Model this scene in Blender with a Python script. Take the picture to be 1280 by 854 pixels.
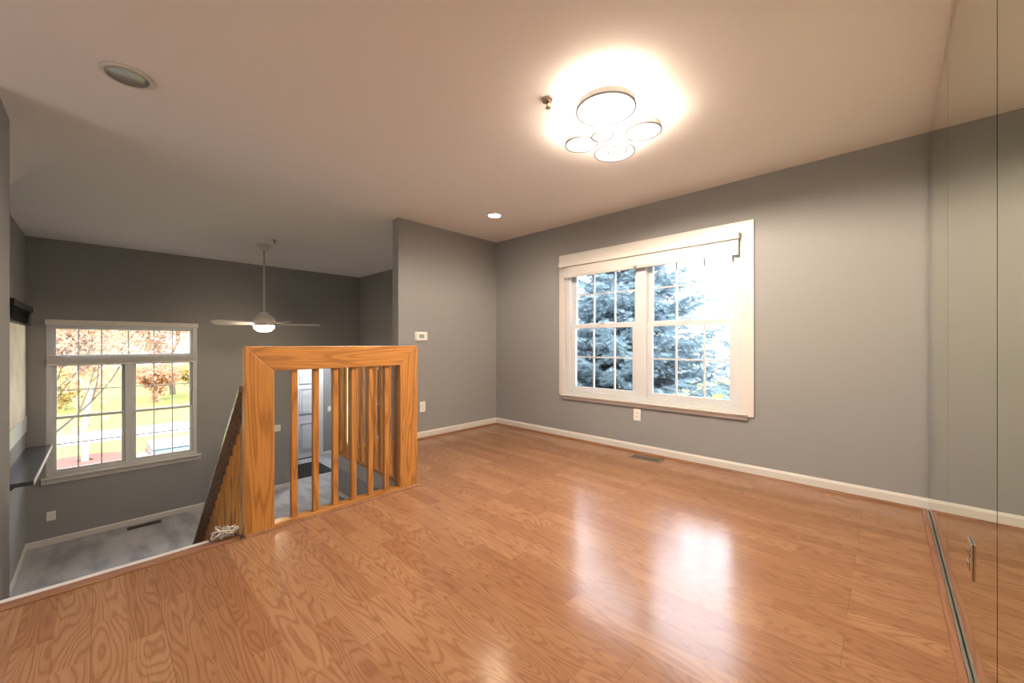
import bpy, bmesh, math, random
from mathutils import Vector, Matrix
R = math.radians
random.seed(7)
for o in list(bpy.data.objects): bpy.data.objects.remove(o)
scn = bpy.context.scene; COL = scn.collection

# ------------------------------------------------------------------ camera, sky, sun, exposure
CAMZ = 1.08
cd = bpy.data.cameras.new('camera'); cam = bpy.data.objects.new('camera', cd); COL.objects.link(cam)
cd.sensor_width = 36; cd.lens = 489*36/1280; cd.clip_start = .02; cd.clip_end = 400
cam.location = (0, 0, CAMZ); cam.rotation_euler = (R(90), 0, R(43.68))
cd.shift_y = 2.5/1280
scn.camera = cam

w = bpy.data.worlds.new('sky'); scn.world = w; w.use_nodes = True
nt = w.node_tree; nt.nodes.clear()
out = nt.nodes.new('ShaderNodeOutputWorld'); bg = nt.nodes.new('ShaderNodeBackground')
tc = nt.nodes.new('ShaderNodeTexCoord'); sep = nt.nodes.new('ShaderNodeSeparateXYZ')
ramp = nt.nodes.new('ShaderNodeValToRGB')
ramp.color_ramp.elements[0].position = .0; ramp.color_ramp.elements[0].color = (.22, .215, .21, 1)
ramp.color_ramp.elements[1].position = .5; ramp.color_ramp.elements[1].color = (.86, .90, 1.04, 1)
nt.links.new(tc.outputs['Generated'], sep.inputs[0]); nt.links.new(sep.outputs[2], ramp.inputs[0])
nt.links.new(ramp.outputs[0], bg.inputs[0]); nt.links.new(bg.outputs[0], out.inputs[0])
bg.inputs[1].default_value = 3.2

sd = bpy.data.lights.new('sun', 'SUN'); sd.energy = 1.8; sd.angle = R(.6); sd.color = (1, .93, .82)
sun = bpy.data.objects.new('sun', sd); COL.objects.link(sun)
sun.rotation_euler = Vector((-.80, .16, -.58)).to_track_quat('-Z', 'Y').to_euler()

scn.view_settings.view_transform = 'Standard'; scn.view_settings.look = 'None'
scn.view_settings.exposure = 1.98; scn.view_settings.gamma = 1; scn.view_settings.use_curve_mapping = False
LAMP_RING = 20.0
SPOT_RING = 14.0      # emission of the ring fixture
LAMP_CAN = 32.0
WARM = (1.0, .83, .66)

# ------------------------------------------------------------------ materials
def newmat(name):
    m = bpy.data.materials.new(name); m.use_nodes = True
    n = m.node_tree.nodes; b = n['Principled BSDF']
    return m, n, m.node_tree.links, b
def rgb(h):
    return tuple(((v/255)/12.92 if v/255 <= .04045 else ((v/255+.055)/1.055)**2.4) for v in h) + (1,)
def mat(name, col, rough=.5, metal=0, bump=0, bscale=60, var=0, spec=.5):
    m, n, l, b = newmat(name)
    b.inputs['Base Color'].default_value = col; b.inputs['Roughness'].default_value = rough
    b.inputs['Metallic'].default_value = metal; b.inputs['Specular IOR Level'].default_value = spec
    tc = n.new('ShaderNodeTexCoord'); nz = n.new('ShaderNodeTexNoise')
    nz.inputs['Scale'].default_value = bscale; nz.inputs['Detail'].default_value = 4
    l.new(tc.outputs['Object'], nz.inputs['Vector'])
    if bump:
        bp = n.new('ShaderNodeBump'); bp.inputs['Strength'].default_value = bump; bp.inputs['Distance'].default_value = .002
        l.new(nz.outputs['Fac'], bp.inputs['Height']); l.new(bp.outputs[0], b.inputs['Normal'])
    if var:
        mx = n.new('ShaderNodeMix'); mx.data_type = 'RGBA'
        mx.inputs[6].default_value = tuple(c*(1-var) for c in col[:3])+(1,)
        mx.inputs[7].default_value = tuple(min(1, c*(1+var)) for c in col[:3])+(1,)
        l.new(nz.outputs['Fac'], mx.inputs[0]); l.new(mx.outputs[2], b.inputs['Base Color'])
    return m
def emat(name, col, strength):
    m, n, l, b = newmat(name)
    b.inputs['Base Color'].default_value = (.8, .8, .8, 1)
    b.inputs['Emission Color'].default_value = tuple(col)+(1,); b.inputs['Emission Strength'].default_value = strength
    return m
def vmath(n, l, op, a, bv):
    v = n.new('ShaderNodeVectorMath'); v.operation = op
    l.new(a, v.inputs[0])
    if isinstance(bv, tuple): v.inputs[1].default_value = bv
    else: l.new(bv, v.inputs[1])
    return v.outputs[0]
def fmath(n, l, op, a, bv=None, clamp=False):
    v = n.new('ShaderNodeMath'); v.operation = op; v.use_clamp = clamp
    for i, q in enumerate((a, bv)):
        if q is None: continue
        if isinstance(q, (int, float)): v.inputs[i].default_value = q
        else: l.new(q, v.inputs[i])
    return v.outputs[0]
def grain(n, l, vec, axis, rings, sc_long, sc_cross):
    """contours of a stretched noise = cathedral grain; returns (rings, pores)"""
    s = [sc_cross]*3; s[axis] = sc_long
    v = vmath(n, l, 'MULTIPLY', vec, tuple(s))
    nz = n.new('ShaderNodeTexNoise'); nz.inputs['Scale'].default_value = 1; nz.inputs['Detail'].default_value = 1.2
    nz.inputs['Roughness'].default_value = .35
    l.new(v, nz.inputs['Vector'])
    k = fmath(n, l, 'MULTIPLY', nz.outputs['Fac'], rings)
    sn = fmath(n, l, 'SINE', k); sn = fmath(n, l, 'MULTIPLY_ADD', sn, .5); sn.node.inputs[2].default_value = .5
    sn = fmath(n, l, 'POWER', sn, 3.0)
    s2 = [260]*3; s2[axis] = 5
    v2 = vmath(n, l, 'MULTIPLY', vec, tuple(s2))
    n2 = n.new('ShaderNodeTexNoise'); n2.inputs['Scale'].default_value = 1; n2.inputs['Detail'].default_value = 2
    l.new(v2, n2.inputs['Vector'])
    return sn, n2.outputs['Fac']
def mixc(n, l, fac, a, b):
    mx = n.new('ShaderNodeMix'); mx.data_type = 'RGBA'
    if isinstance(fac, float): mx.inputs[0].default_value = fac
    else: l.new(fac, mx.inputs[0])
    for i, q in ((6, a), (7, b)):
        if isinstance(q, tuple): mx.inputs[i].default_value = q
        else: l.new(q, mx.inputs[i])
    return mx.outputs[2]
def oak(name, axis, base, dark, rough=.38, rings=58, sl=1.0, sc=13):
    m, n, l, b = newmat(name)
    tc = n.new('ShaderNodeTexCoord')
    oi = n.new('ShaderNodeObjectInfo')
    off = vmath(n, l, 'ADD', tc.outputs['Object'], (0, 0, 0))
    rnd = n.new('ShaderNodeCombineXYZ')
    for i in range(3): l.new(fmath(n, l, 'MULTIPLY', oi.outputs['Random'], 7.3+i*3), rnd.inputs[i])
    off = vmath(n, l, 'ADD', off, rnd.outputs[0])
    rg, pores = grain(n, l, off, axis, rings, sl, sc)
    c = mixc(n, l, fmath(n, l, 'MULTIPLY', rg, .5), base, dark)
    pr = fmath(n, l, 'MULTIPLY', fmath(n, l, 'SUBTRACT', pores, .5, True), 1.8, True)
    c = mixc(n, l, pr, c, dark)
    l.new(c, b.inputs['Base Color'])
    b.inputs['Roughness'].default_value = rough
    b.inputs['Coat Weight'].default_value = .25; b.inputs['Coat Roughness'].default_value = .2
    return m

M = {}
M['wall'] = mat('grey wall paint', (.285, .281, .280, 1), .75, bump=.15, bscale=350)
M['ceiling'] = mat('ceiling paint', (.86, .82, .795, 1), .85, bump=.1, bscale=300)
M['white'] = mat('white painted trim', (.64, .605, .57, 1), .38, bump=.03)
M['vinyl'] = mat('white vinyl', (.60, .61, .62, 1), .32)
M['blind'] = mat('white blind slats', (.74, .71, .68, 1), .5)
M['plate'] = mat('white plastic plate', (.82, .79, .74, 1), .35)
M['slot'] = mat('dark slot', (.03, .03, .03, 1), .5)
M['black'] = mat('black paint', (.012, .012, .014, 1), .35)
M['metal'] = mat('brushed metal', (.62, .60, .57, 1), .28, 1)
M['chrome'] = mat('chrome', (.8, .8, .8, 1), .08, 1)
M['brass'] = mat('brass', (.55, .38, .18, 1), .25, 1)
M['register'] = mat('bronze register metal', (.30, .24, .17, 1), .35, .6)
OB, OD = rgb((188, 128, 62)), rgb((112, 62, 24))
M['oak_x'] = oak('oak along x', 0, OB, OD)
M['oak_y'] = oak('oak along y', 1, OB, OD)
M['oak_z'] = oak('oak along z', 2, OB, OD)
M['cap'] = oak('greyish handrail cap', 0, rgb((150, 138, 130)), rgb((98, 86, 78)), .16)  # greyer and glossier than the railing oak
M['shoe'] = oak('shoe moulding wood', 0, rgb((142, 98, 64)), rgb((104, 66, 38)))
M['mirror_wood'] = oak('brown wood strip', 1, rgb((150, 104, 76)), rgb((112, 72, 48)), .35)
M['nosing'] = oak('nosing wood', 1, rgb((146, 102, 72)), rgb((110, 72, 48)), .3)

def laminate():
    m, n, l, b = newmat('oak laminate floor')
    tc = n.new('ShaderNodeTexCoord')
    br = n.new('ShaderNodeTexBrick'); br.offset = .37; br.offset_frequency = 2; br.squash = 1
    br.inputs['Color1'].default_value = (0, 0, 0, 1); br.inputs['Color2'].default_value = (1, 1, 1, 1)
    br.inputs['Mortar'].default_value = (.5, .5, .5, 1)
    br.inputs['Scale'].default_value = 1; br.inputs['Mortar Size'].default_value = .0004
    br.inputs['Brick Width'].default_value = .62; br.inputs['Row Height'].default_value = .096
    mp = vmath(n, l, 'ADD', tc.outputs['Object'], (.11, .028, 0))
    l.new(mp, br.inputs['Vector'])
    # the wide boards, two strips each, show the open joints
    bj = n.new('ShaderNodeTexBrick'); bj.offset = .41; bj.offset_frequency = 2
    bj.inputs['Scale'].default_value = 1; bj.inputs['Mortar Size'].default_value = .0009
    bj.inputs['Brick Width'].default_value = 1.24; bj.inputs['Row Height'].default_value = .192
    bj.inputs['Mortar Smooth'].default_value = 0
    l.new(mp, bj.inputs['Vector'])
    sp = n.new('ShaderNodeSeparateColor'); l.new(br.outputs['Color'], sp.inputs[0])
    rnd = sp.outputs[0]
    cmb = n.new('ShaderNodeCombineXYZ')
    for i, k in enumerate((31.0, 17.0, 9.0)): l.new(fmath(n, l, 'MULTIPLY', rnd, k), cmb.inputs[i])
    vec = vmath(n, l, 'ADD', mp, cmb.outputs[0])
    rg, pores = grain(n, l, vec, 0, 105, 1.7, 12)
    ca = mixc(n, l, rnd, rgb((146, 103, 72)), rgb((163, 121, 88)))
    cdk = rgb((112, 70, 42))
    c = mixc(n, l, fmath(n, l, 'MULTIPLY', rg, .42), ca, cdk)
    pr = fmath(n, l, 'MULTIPLY', fmath(n, l, 'SUBTRACT', pores, .5, True), 1.5, True)
    c = mixc(n, l, pr, c, cdk)
    c = mixc(n, l, fmath(n, l, 'MULTIPLY', bj.outputs['Fac'], .45), c, rgb((70, 40, 22)))
    l.new(c, b.inputs['Base Color'])
    b.inputs['Roughness'].default_value = .2
    b.inputs['Specular IOR Level'].default_value = .48
    rr = fmath(n, l, 'MULTIPLY_ADD', pores, .08); rr.node.inputs[2].default_value = .15
    l.new(rr, b.inputs['Roughness'])
    bp = n.new('ShaderNodeBump'); bp.inputs['Strength'].default_value = .06; bp.inputs['Distance'].default_value = .001
    l.new(pores, bp.inputs['Height']); l.new(bp.outputs[0], b.inputs['Normal'])
    return m
M['laminate'] = laminate()

def carpet():
    m, n, l, b = newmat('grey carpet')
    tc = n.new('ShaderNodeTexCoord')
    v = vmath(n, l, 'MULTIPLY', tc.outputs['Object'], (1.2, 3.5, 1))
    a = n.new('ShaderNodeTexNoise'); a.inputs['Scale'].default_value = 1.6; a.inputs['Detail'].default_value = 5
    l.new(v, a.inputs['Vector'])
    f = n.new('ShaderNodeTexNoise'); f.inputs['Scale'].default_value = 220; f.inputs['Detail'].default_value = 3
    l.new(tc.outputs['Object'], f.inputs['Vector'])
    k = n.new('ShaderNodeMapRange'); k.inputs[1].default_value = .38; k.inputs[2].default_value = .62
    l.new(a.outputs['Fac'], k.inputs[0])
    c = mixc(n, l, k.outputs[0], (.32, .32, .33, 1), (.50, .50, .51, 1))
    c = mixc(n, l, fmath(n, l, 'MULTIPLY', f.outputs['Fac'], .5), c, (.22, .22, .23, 1))
    l.new(c, b.inputs['Base Color']); b.inputs['Roughness'].default_value = 1; b.inputs['Specular IOR Level'].default_value = .1
    bp = n.new('ShaderNodeBump'); bp.inputs['Strength'].default_value = .6; bp.inputs['Distance'].default_value = .006
    l.new(f.outputs['Fac'], bp.inputs['Height']); l.new(bp.outputs[0], b.inputs['Normal'])
    return m
M['carpet'] = carpet()

def glass(name='window glass'):
    m = bpy.data.materials.new(name); m.use_nodes = True
    n, l = m.node_tree.nodes, m.node_tree.links; n.clear()
    o = n.new('ShaderNodeOutputMaterial'); t = n.new('ShaderNodeBsdfTransparent'); g = n.new('ShaderNodeBsdfGlossy')
    t.inputs[0].default_value = (.97, .985, .98, 1); g.inputs['Roughness'].default_value = .01
    fr = n.new('ShaderNodeFresnel'); fr.inputs[0].default_value = 1.35
    mx = n.new('ShaderNodeMixShader')
    l.new(fr.outputs[0], mx.inputs[0]); l.new(t.outputs[0], mx.inputs[1]); l.new(g.outputs[0], mx.inputs[2]); l.new(mx.outputs[0], o.inputs[0])
    return m
M['glass'] = glass()
def mirror():
    m, n, l, b = newmat('tinted mirror')
    b.inputs['Base Color'].default_value = (.62, .65, .53, 1); b.inputs['Metallic'].default_value = 1
    b.inputs['Roughness'].default_value = .0
    return m
M['mirror'] = mirror()
def translucent(name, col, fac=.5, rough=.7):
    m, n, l, b = newmat(name)
    b.inputs['Base Color'].default_value = col; b.inputs['Roughness'].default_value = rough
    tr = n.new('ShaderNodeBsdfTranslucent'); tr.inputs[0].default_value = col
    mx = n.new('ShaderNodeMixShader'); mx.inputs[0].default_value = fac
    l.new(b.outputs[0], mx.inputs[1]); l.new(tr.outputs[0], mx.inputs[2]); l.new(mx.outputs[0], n['Material Output'].inputs[0])
    nz = n.new('ShaderNodeTexNoise'); nz.inputs['Scale'].default_value = 3
    tc = n.new('ShaderNodeTexCoord'); l.new(tc.outputs['Object'], nz.inputs['Vector'])
    c = mixc(n, l, nz.outputs['Fac'], tuple(q*.7 for q in col[:3])+(1,), tuple(min(1, q*1.25) for q in col[:3])+(1,))
    l.new(c, b.inputs['Base Color']); l.new(c, tr.inputs[0])
    return m
M['shade'] = translucent('cream shade cloth', (.75, .68, .58, 1))
M['spruce'] = translucent('blue spruce needles', (.22, .31, .35, 1), .3)
M['leaf_o'] = translucent('orange autumn leaves', (.55, .32, .20, 1), .5)
M['leaf_y'] = translucent('yellow autumn leaves', (.55, .42, .18, 1), .5)
M['leaf_g'] = translucent('green leaves', (.25, .40, .12, 1), .4)
M['bark'] = mat('bark', (.20, .16, .13, 1), .9, bump=.6, bscale=20, var=.4)
M['barkd'] = mat('dark bark', (.10, .08, .07, 1), .9, bump=.6, bscale=20, var=.4)
M['grass'] = mat('lawn', (.165, .175, .05, 1), .95, bump=.5, bscale=1.5, var=.35, spec=.1)
M['mulch'] = mat('mulch', (.13, .065, .05, 1), 1, bump=.7, bscale=14, var=.5, spec=.1)
M['concrete'] = mat('concrete', (.27, .26, .245, 1), .9, bump=.2, bscale=8, var=.1)
M['asphalt'] = mat('asphalt', (.12, .12, .125, 1), .9, bump=.3, bscale=30, var=.15)
M['siding'] = mat('pale siding', (.26, .24, .21, 1), .7, var=.06, bscale=2)
M['roof'] = mat('brown shingles', (.10, .055, .045, 1), .9, bump=.5, bscale=9, var=.3)
M['carpaint'] = mat('silver car paint', (.26, .28, .30, 1), .25, .3)
M['carglass'] = mat('car window glass', (.05, .07, .08, 1), .05)
M['tyre'] = mat('tyre', (.03, .03, .03, 1), .8)
M['mat'] = mat('black mat rubber', (.010, .010, .011, 1), .9, bump=.8, bscale=160, var=.6)
M['ledge'] = mat('dark ledge laminate', (.075, .08, .09, 1), .22, var=.3, bscale=5)
M['cord'] = mat('grey cord', (.52, .48, .42, 1), .9, bump=.5, bscale=90, var=.3)
M['fanwhite'] = mat('white fan enamel', (.70, .66, .62, 1), .35)
M['can_inner'] = mat('can reflector', (.30, .28, .25, 1), .3, .4)
M['lcd'] = mat('thermostat display', (.28, .34, .28, 1), .3)
M['ring_face'] = emat('ring light face', (1, .96, .9), .32)
M['ring_line'] = mat('grey ring edge', (.24, .24, .25, 1), .6)
M['ring_glow'] = emat('ring light diffuser', WARM, LAMP_RING)
M['can_glow'] = emat('can light lens', (1, .82, .6), LAMP_CAN)
M['entry_fill_glow'] = emat('entry fill lamp glow', (.92, .96, 1.0), 38.0)  # glow of the added entry lamp
M['fan_glow'] = emat('fan light bowl', (1, .78, .52), 36.0)

# ------------------------------------------------------------------ mesh builder
class MB:
    def __init__(s): s.v = []; s.f = []; s.smooth = False
    def box(s, x0, x1, y0, y1, z0, z1):
        i = len(s.v)
        s.v += [(x, y, z) for z in (z0, z1) for y in (y0, y1) for x in (x0, x1)]
        s.f += [tuple(i+k for k in q) for q in ((0, 2, 3, 1), (4, 5, 7, 6), (0, 1, 5, 4), (2, 6, 7, 3), (0, 4, 6, 2), (1, 3, 7, 5))]
        return s
    def prism(s, pts, axis, a, b):
        """pts 2D polygon in the plane across axis; extruded a..b"""
        def P(p, t):
            q = list(p); q.insert(axis, t); return tuple(q)
        i = len(s.v); n = len(pts)
        s.v += [P(p, a) for p in pts]+[P(p, b) for p in pts]
        s.f += [tuple(range(i, i+n)), tuple(range(i+2*n-1, i+n-1, -1))]
        s.f += [(i+k, i+(k+1) % n, i+n+(k+1) % n, i+n+k) for k in range(n)]
        return s
    def lathe(s, prof, c, seg=32, axis=2):
        """prof [(r, h)] about axis through c"""
        i = len(s.v); n = len(prof)
        for k in range(seg):
            a = 2*math.pi*k/seg
            for r, h in prof:
                p = [r*math.cos(a), r*math.sin(a)]; p.insert(axis, h)
                s.v.append(tuple(p[j]+c[j] for j in range(3)))
        for k in range(seg):
            k2 = (k+1) % seg
            for j in range(n-1):
                s.f.append((i+k*n+j, i+k2*n+j, i+k2*n+j+1, i+k*n+j+1))
        return s
    def tube(s, pts, rad, seg=8, cap=True):
        pts = [Vector(p) for p in pts]; n = len(pts)
        if not isinstance(rad, (list, tuple)): rad = [rad]*n
        i = len(s.v); up = Vector((0, 0, 1)); prev = None
        for k, p in enumerate(pts):
            d = (pts[min(k+1, n-1)]-pts[max(k-1, 0)]).normalized()
            a = prev if prev is not None else (up if abs(d.z) < .9 else Vector((1, 0, 0)))
            u = (a-d*a.dot(d)).normalized(); prev = u; v = d.cross(u)
            for j in range(seg):
                t = 2*math.pi*j/seg
                s.v.append(tuple(p+(u*math.cos(t)+v*math.sin(t))*rad[k]))
        for k in range(n-1):
            for j in range(seg):
                j2 = (j+1) % seg
                s.f.append((i+k*seg+j, i+k*seg+j2, i+(k+1)*seg+j2, i+(k+1)*seg+j))
        if cap:
            s.f.append(tuple(i+j for j in range(seg))[::-1]); s.f.append(tuple(i+(n-1)*seg+j for j in range(seg)))
        return s
    def build(s, name, m, parent=None, bevel=0, smooth=False, fix=True):
        me = bpy.data.meshes.new(name); me.from_pydata(s.v, [], s.f)
        if fix:
            bm = bmesh.new(); bm.from_mesh(me); bmesh.ops.recalc_face_normals(bm, faces=bm.faces); bm.to_mesh(me); bm.free()
        me.materials.append(M[m] if isinstance(m, str) else m)
        o = bpy.data.objects.new(name, me); COL.objects.link(o)
        if smooth:
            for p in me.polygons: p.use_smooth = True
        if bevel:
            b = o.modifiers.new('bevel', 'BEVEL'); b.width = bevel; b.segments = 2; b.limit_method = 'ANGLE'
        if parent:
            o.parent = parent
            # keep world placement: geometry is given in world space, the parent sits at its own base
            if parent.type == 'EMPTY': o.matrix_parent_inverse = Matrix.Translation(parent.location).inverted()
        return o
def B(*a): return MB().box(*a)
def tag(o, label=None, cat=None, group=None, kind=None):
    if label: o['label'] = label
    if cat: o['category'] = cat
    if group: o['group'] = group
    if kind: o['kind'] = kind
    return o
def thing(name, loc, label, cat, group=None, kind=None):
    o = bpy.data.objects.new(name, None); COL.objects.link(o); o.location = loc; o.empty_display_size = .1
    return tag(o, label, cat, group, kind)
def struct(mb, name, m, label, cat, **k): return tag(mb.build(name, m, **k), label, cat, kind='structure')
def wall_with_holes(axis, a0, a1, u0, u1, z0, z1, holes):
    """axis 0: wall across x (thickness a0..a1), runs along y; holes (u0,u1,z0,z1)"""
    mb = MB()
    us = sorted({u0, u1, *[h[0] for h in holes], *[h[1] for h in holes]})
    for i in range(len(us)-1):
        p, q = us[i], us[i+1]; mid = (p+q)/2
        hs = sorted([(h[2], h[3]) for h in holes if h[0] < mid < h[1]])
        z = z0
        for h in hs+[(z1, z1)]:
            if h[0] > z+1e-6:
                if axis == 0: mb.box(a0, a1, p, q, z, h[0])
                else: mb.box(p, q, a0, a1, z, h[0])
            z = h[1]
    return mb

# ------------------------------------------------------------------ structure
H = 2.44; LZ = -1.53; W = 3.67; FX = -7.85; EX = -2.6; TX = -3.80
# floors
up = MB(); up.box(EX, .30, -3.0, W, -.02, 0); up.box(-5.0, EX, -3.0, -.53, -.02, 0); up.box(-4.0, EX, 1.6, 2.205, -.02, 0); up.box(TX, EX, 2.205, W, -.02, 0)
struct(up, 'floor', 'laminate', 'glossy honey oak laminate floor of the upper room', 'floor')
lo = MB(); lo.box(FX, -4.02, -.67, W, LZ-.1, LZ); lo.box(-4.02, EX, -.39, 1.58, LZ-.1, LZ)
struct(lo, 'floor_lower', 'carpet', 'mottled grey carpet floor of the sunken room', 'floor')
struct(B(-9.5, FX, 2.39, 4.7, LZ-.1, LZ), 'floor_entry', 'carpet', 'grey floor of the entry in front of the white door', 'floor')
# masonry under the upper floor
pod = MB(); pod.box(EX+.0, .30, -3.0, W, LZ, -.021); pod.box(-3.74, EX, -3.0, -.40, LZ, -.021); pod.box(-5.0, -3.74, -3.0, -.80, LZ, -.021); pod.box(-3.96, EX, 1.62, 2.205, LZ, -.021); pod.box(TX-.12, EX, 2.205, W, LZ, -.021)
pod.box(-3.96, TX-.12, 2.205, W, LZ, -.021)
struct(pod, 'wall_under_floor', 'wall', 'grey wall of the stairwell below the upper floor', 'wall')
# ceiling
struct(B(-8.0, .45, -3.15, W+.15, H, H+.25), 'ceiling', 'ceiling', 'off-white flat ceiling over both levels', 'ceiling')
# window wall
w1 = (-2.66, -.86, .50, 2.0); w4 = (-7.62, -6.88, -.78, .62)
struct(wall_with_holes(1, W, W+.16, -8.0, .45, LZ-.1, H, [w1, w4]), 'wall_front', 'wall', 'grey wall with the wide white-cased window', 'wall')
# far wall, with the window and the opening to the entry
w2 = (-.505, 1.035, -.66, 1.35)
struct(wall_with_holes(0, FX-.16, FX, -.80, W, LZ-.1, H, [w2, (2.39, W, LZ-.1, .72)]), 'wall_far', 'wall', 'dark grey far wall of the sunken room behind the fan', 'wall')
w3 = (-7.80, -6.35, .16, 1.46)
struct(wall_with_holes(1, -.80, -.67, FX, -3.86, LZ-.1, H, [w3]), 'wall_left', 'wall', 'grey side wall of the sunken room with the dark blind', 'wall')
struct(B(-3.86, -3.38, -.52, -.39, LZ, H).box(-3.98, -3.86, -.80, -.52, LZ, H).box(-3.86, -3.74, -.8, -.52, LZ, H), 'wall_near', 'wall', 'grey wall edge at the left beside the stair head', 'wall')
struct(B(-5.12, -5.0, -3.15, -.80, 0, H), 'wall_side', 'wall', 'grey wall behind the viewer on the left', 'wall')
struct(B(TX-.12, TX, 2.205, W, 0, H), 'wall_center', 'wall', 'grey stub wall carrying the thermostat', 'wall')
struct(B(.215, .45, -3.0, W, 0, H), 'wall_right', 'wall', 'wall carrying the mirror panels', 'wall')
wb = (-3.1, -.7, .12, 2.12)  # opening added in the unseen wall, lets daylight in as fill
struct(wall_with_holes(1, -3.15, -3.0, -5.0, .45, 0, H, [wb]), 'wall_back', 'wall', 'grey wall behind the viewer', 'wall')
# entry
en = wall_with_holes(0, -9.62, -9.5, 2.25, 4.8, LZ-.1, .95, [(2.56, 3.47, LZ-.1, .52), (3.97, 4.6, -1.4, .8)])
en.box(-9.5, FX-.16, 2.25, 2.39, LZ-.1, .95); en.box(-9.5, FX-.16, 4.7, 4.8, LZ-.1, .95); en.box(FX-.16, FX-.02, W+.16, 4.8, LZ-.1, .95)
struct(en, 'wall_entry', 'wall', 'blue-grey walls of the entry around the white door', 'wall')
struct(B(-9.62, FX-.16, 2.25, 4.8, .95, 1.05), 'ceiling_entry', 'ceiling', 'low ceiling of the entry', 'ceiling')
# sloping white bulkhead over the near wall end
struct(MB().prism([(-3.86, 2.05), (-4.85, 2.439), (-3.86, 2.439)], 1, -.52, -.392), 'trim_bulkhead', 'white', 'white sloping bulkhead under the ceiling at far left', 'trim')

# baseboards
def base_prof(y, s):   # section (offset from wall, z)
    return None
def baseboard_y(name, x, s, y0, y1, z, h, m, label):   # runs along y on plane x, sticks out s
    mb = MB().prism([(x, z), (x+s*.014, z), (x+s*.014, z+h*.8), (x+s*.006, z+h), (x, z+h)], 1, y0, y1)
    # prism across axis 1 takes (x,z)
    return struct(mb, name, m, label, 'baseboard')
def baseboard_x(name, y, s, x0, x1, z, h, m, label):
    mb = MB().prism([(y, z), (y+s*.014, z), (y+s*.014, z+h*.8), (y+s*.006, z+h), (y, z+h)], 0, x0, x1)
    return struct(mb, name, m, label, 'baseboard')
baseboard_x('baseboard_front', W, -1, TX+.014, .2, 0, .083, 'white', 'white baseboard under the wide window')
baseboard_y('baseboard_center', TX, 1, 2.205, W, 0, .083, 'white', 'white baseboard under the thermostat')
baseboard_y('baseboard_far', FX, 1, -.67, 2.39, LZ, .08, 'white', 'white baseboard along the carpet under the far window')
baseboard_x('baseboard_left', -.67, 1, FX+.014, -3.98, LZ, .08, 'white', 'white baseboard under the dark ledge')
baseboard_y('baseboard_entry', -9.5, 1, 3.56, 4.7, LZ, .08, 'white', 'white baseboard beside the entry door')
struct(MB().prism([(W-.014, 0), (W-.031, 0), (W-.028, .01), (W-.014, .018)], 0, TX+.014, .19), 'trim_shoe_front', 'shoe', 'honey wood shoe moulding at the foot of the window wall', 'trim')
struct(MB().prism([(TX+.014, 0), (TX+.031, 0), (TX+.028, .01), (TX+.014, .018)], 1, 2.205, W-.014), 'trim_shoe_center', 'shoe', 'wood shoe moulding at the foot of the thermostat wall', 'trim')
# floor edge
struct(MB().prism([(EX+.03, 0), (EX+.03, .006), (EX+.02, .009), (EX-.035, .009), (EX-.045, 0), (EX-.045, -.03), (EX, -.03), (EX, 0)], 1, -.39, .535), 'trim_nosing', 'nosing', 'wood nosing along the head of the stairs', 'trim', bevel=.002)
struct(B(EX-.082, EX-.0455, -.39, .40, -.055, .003), 'trim_edge_strip', 'white', 'thin white strip just beyond the wood nosing at the stair head', 'trim')
struct(B(EX-.012, EX, .535, 1.6, -.16, 0), 'trim_well_rim', 'white', 'pale rim board of the stairwell under the front railing', 'trim')
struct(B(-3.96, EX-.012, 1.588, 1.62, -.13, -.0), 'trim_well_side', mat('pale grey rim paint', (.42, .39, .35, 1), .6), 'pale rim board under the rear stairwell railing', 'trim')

# stairs
st = MB(); nst = 8; rise = -LZ/nst; run = .215
for k in range(1, nst):
    st.box(EX-k*run-.0, EX-(k-1)*run+(0 if k > 1 else 0), -.388, .45, LZ, -k*rise)
tag(st.build('staircase', 'carpet'), 'grey carpeted stairs descending from the wood floor beside the oak rail', 'stairs', kind='structure')

# ------------------------------------------------------------------ mirror wall
mt = thing('wall_mirror', (.2, .5, 0), 'right wall of tall frameless tinted mirror panels over a metal channel', 'mirror')
mirror_edges = [3.650, 2.59, 1.53, .47, -.59, -1.65, -2.7]
for i in range(6):
    a, b = mirror_edges[i+1]+(.004 if i == 1 else .002), mirror_edges[i]-(.004 if i == 2 else .002)
    B(.2, .206, a, b, .022, H-.008).build('mirror_panel', 'mirror', mt)
struct(B(.2065, .2149, -2.7, 3.668, .02, H-.004), 'wall_mirror_backing', 'black', 'dark backing seen in the mirror joints', 'wall')
struct(MB().box(.168, .1895, -2.7, 3.64, 0, .014), 'trim_mirror_shoe', 'mirror_wood', 'wood strip on the floor along the mirrors', 'trim', bevel=.002)
struct(MB().box(.1895, .1975, -2.7, 3.64, 0, .020).box(.1975, .2149, -2.7, 3.64, 0, .012), 'trim_mirror_channel', 'metal', 'polished metal channel holding the mirror bottoms', 'trim')

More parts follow.
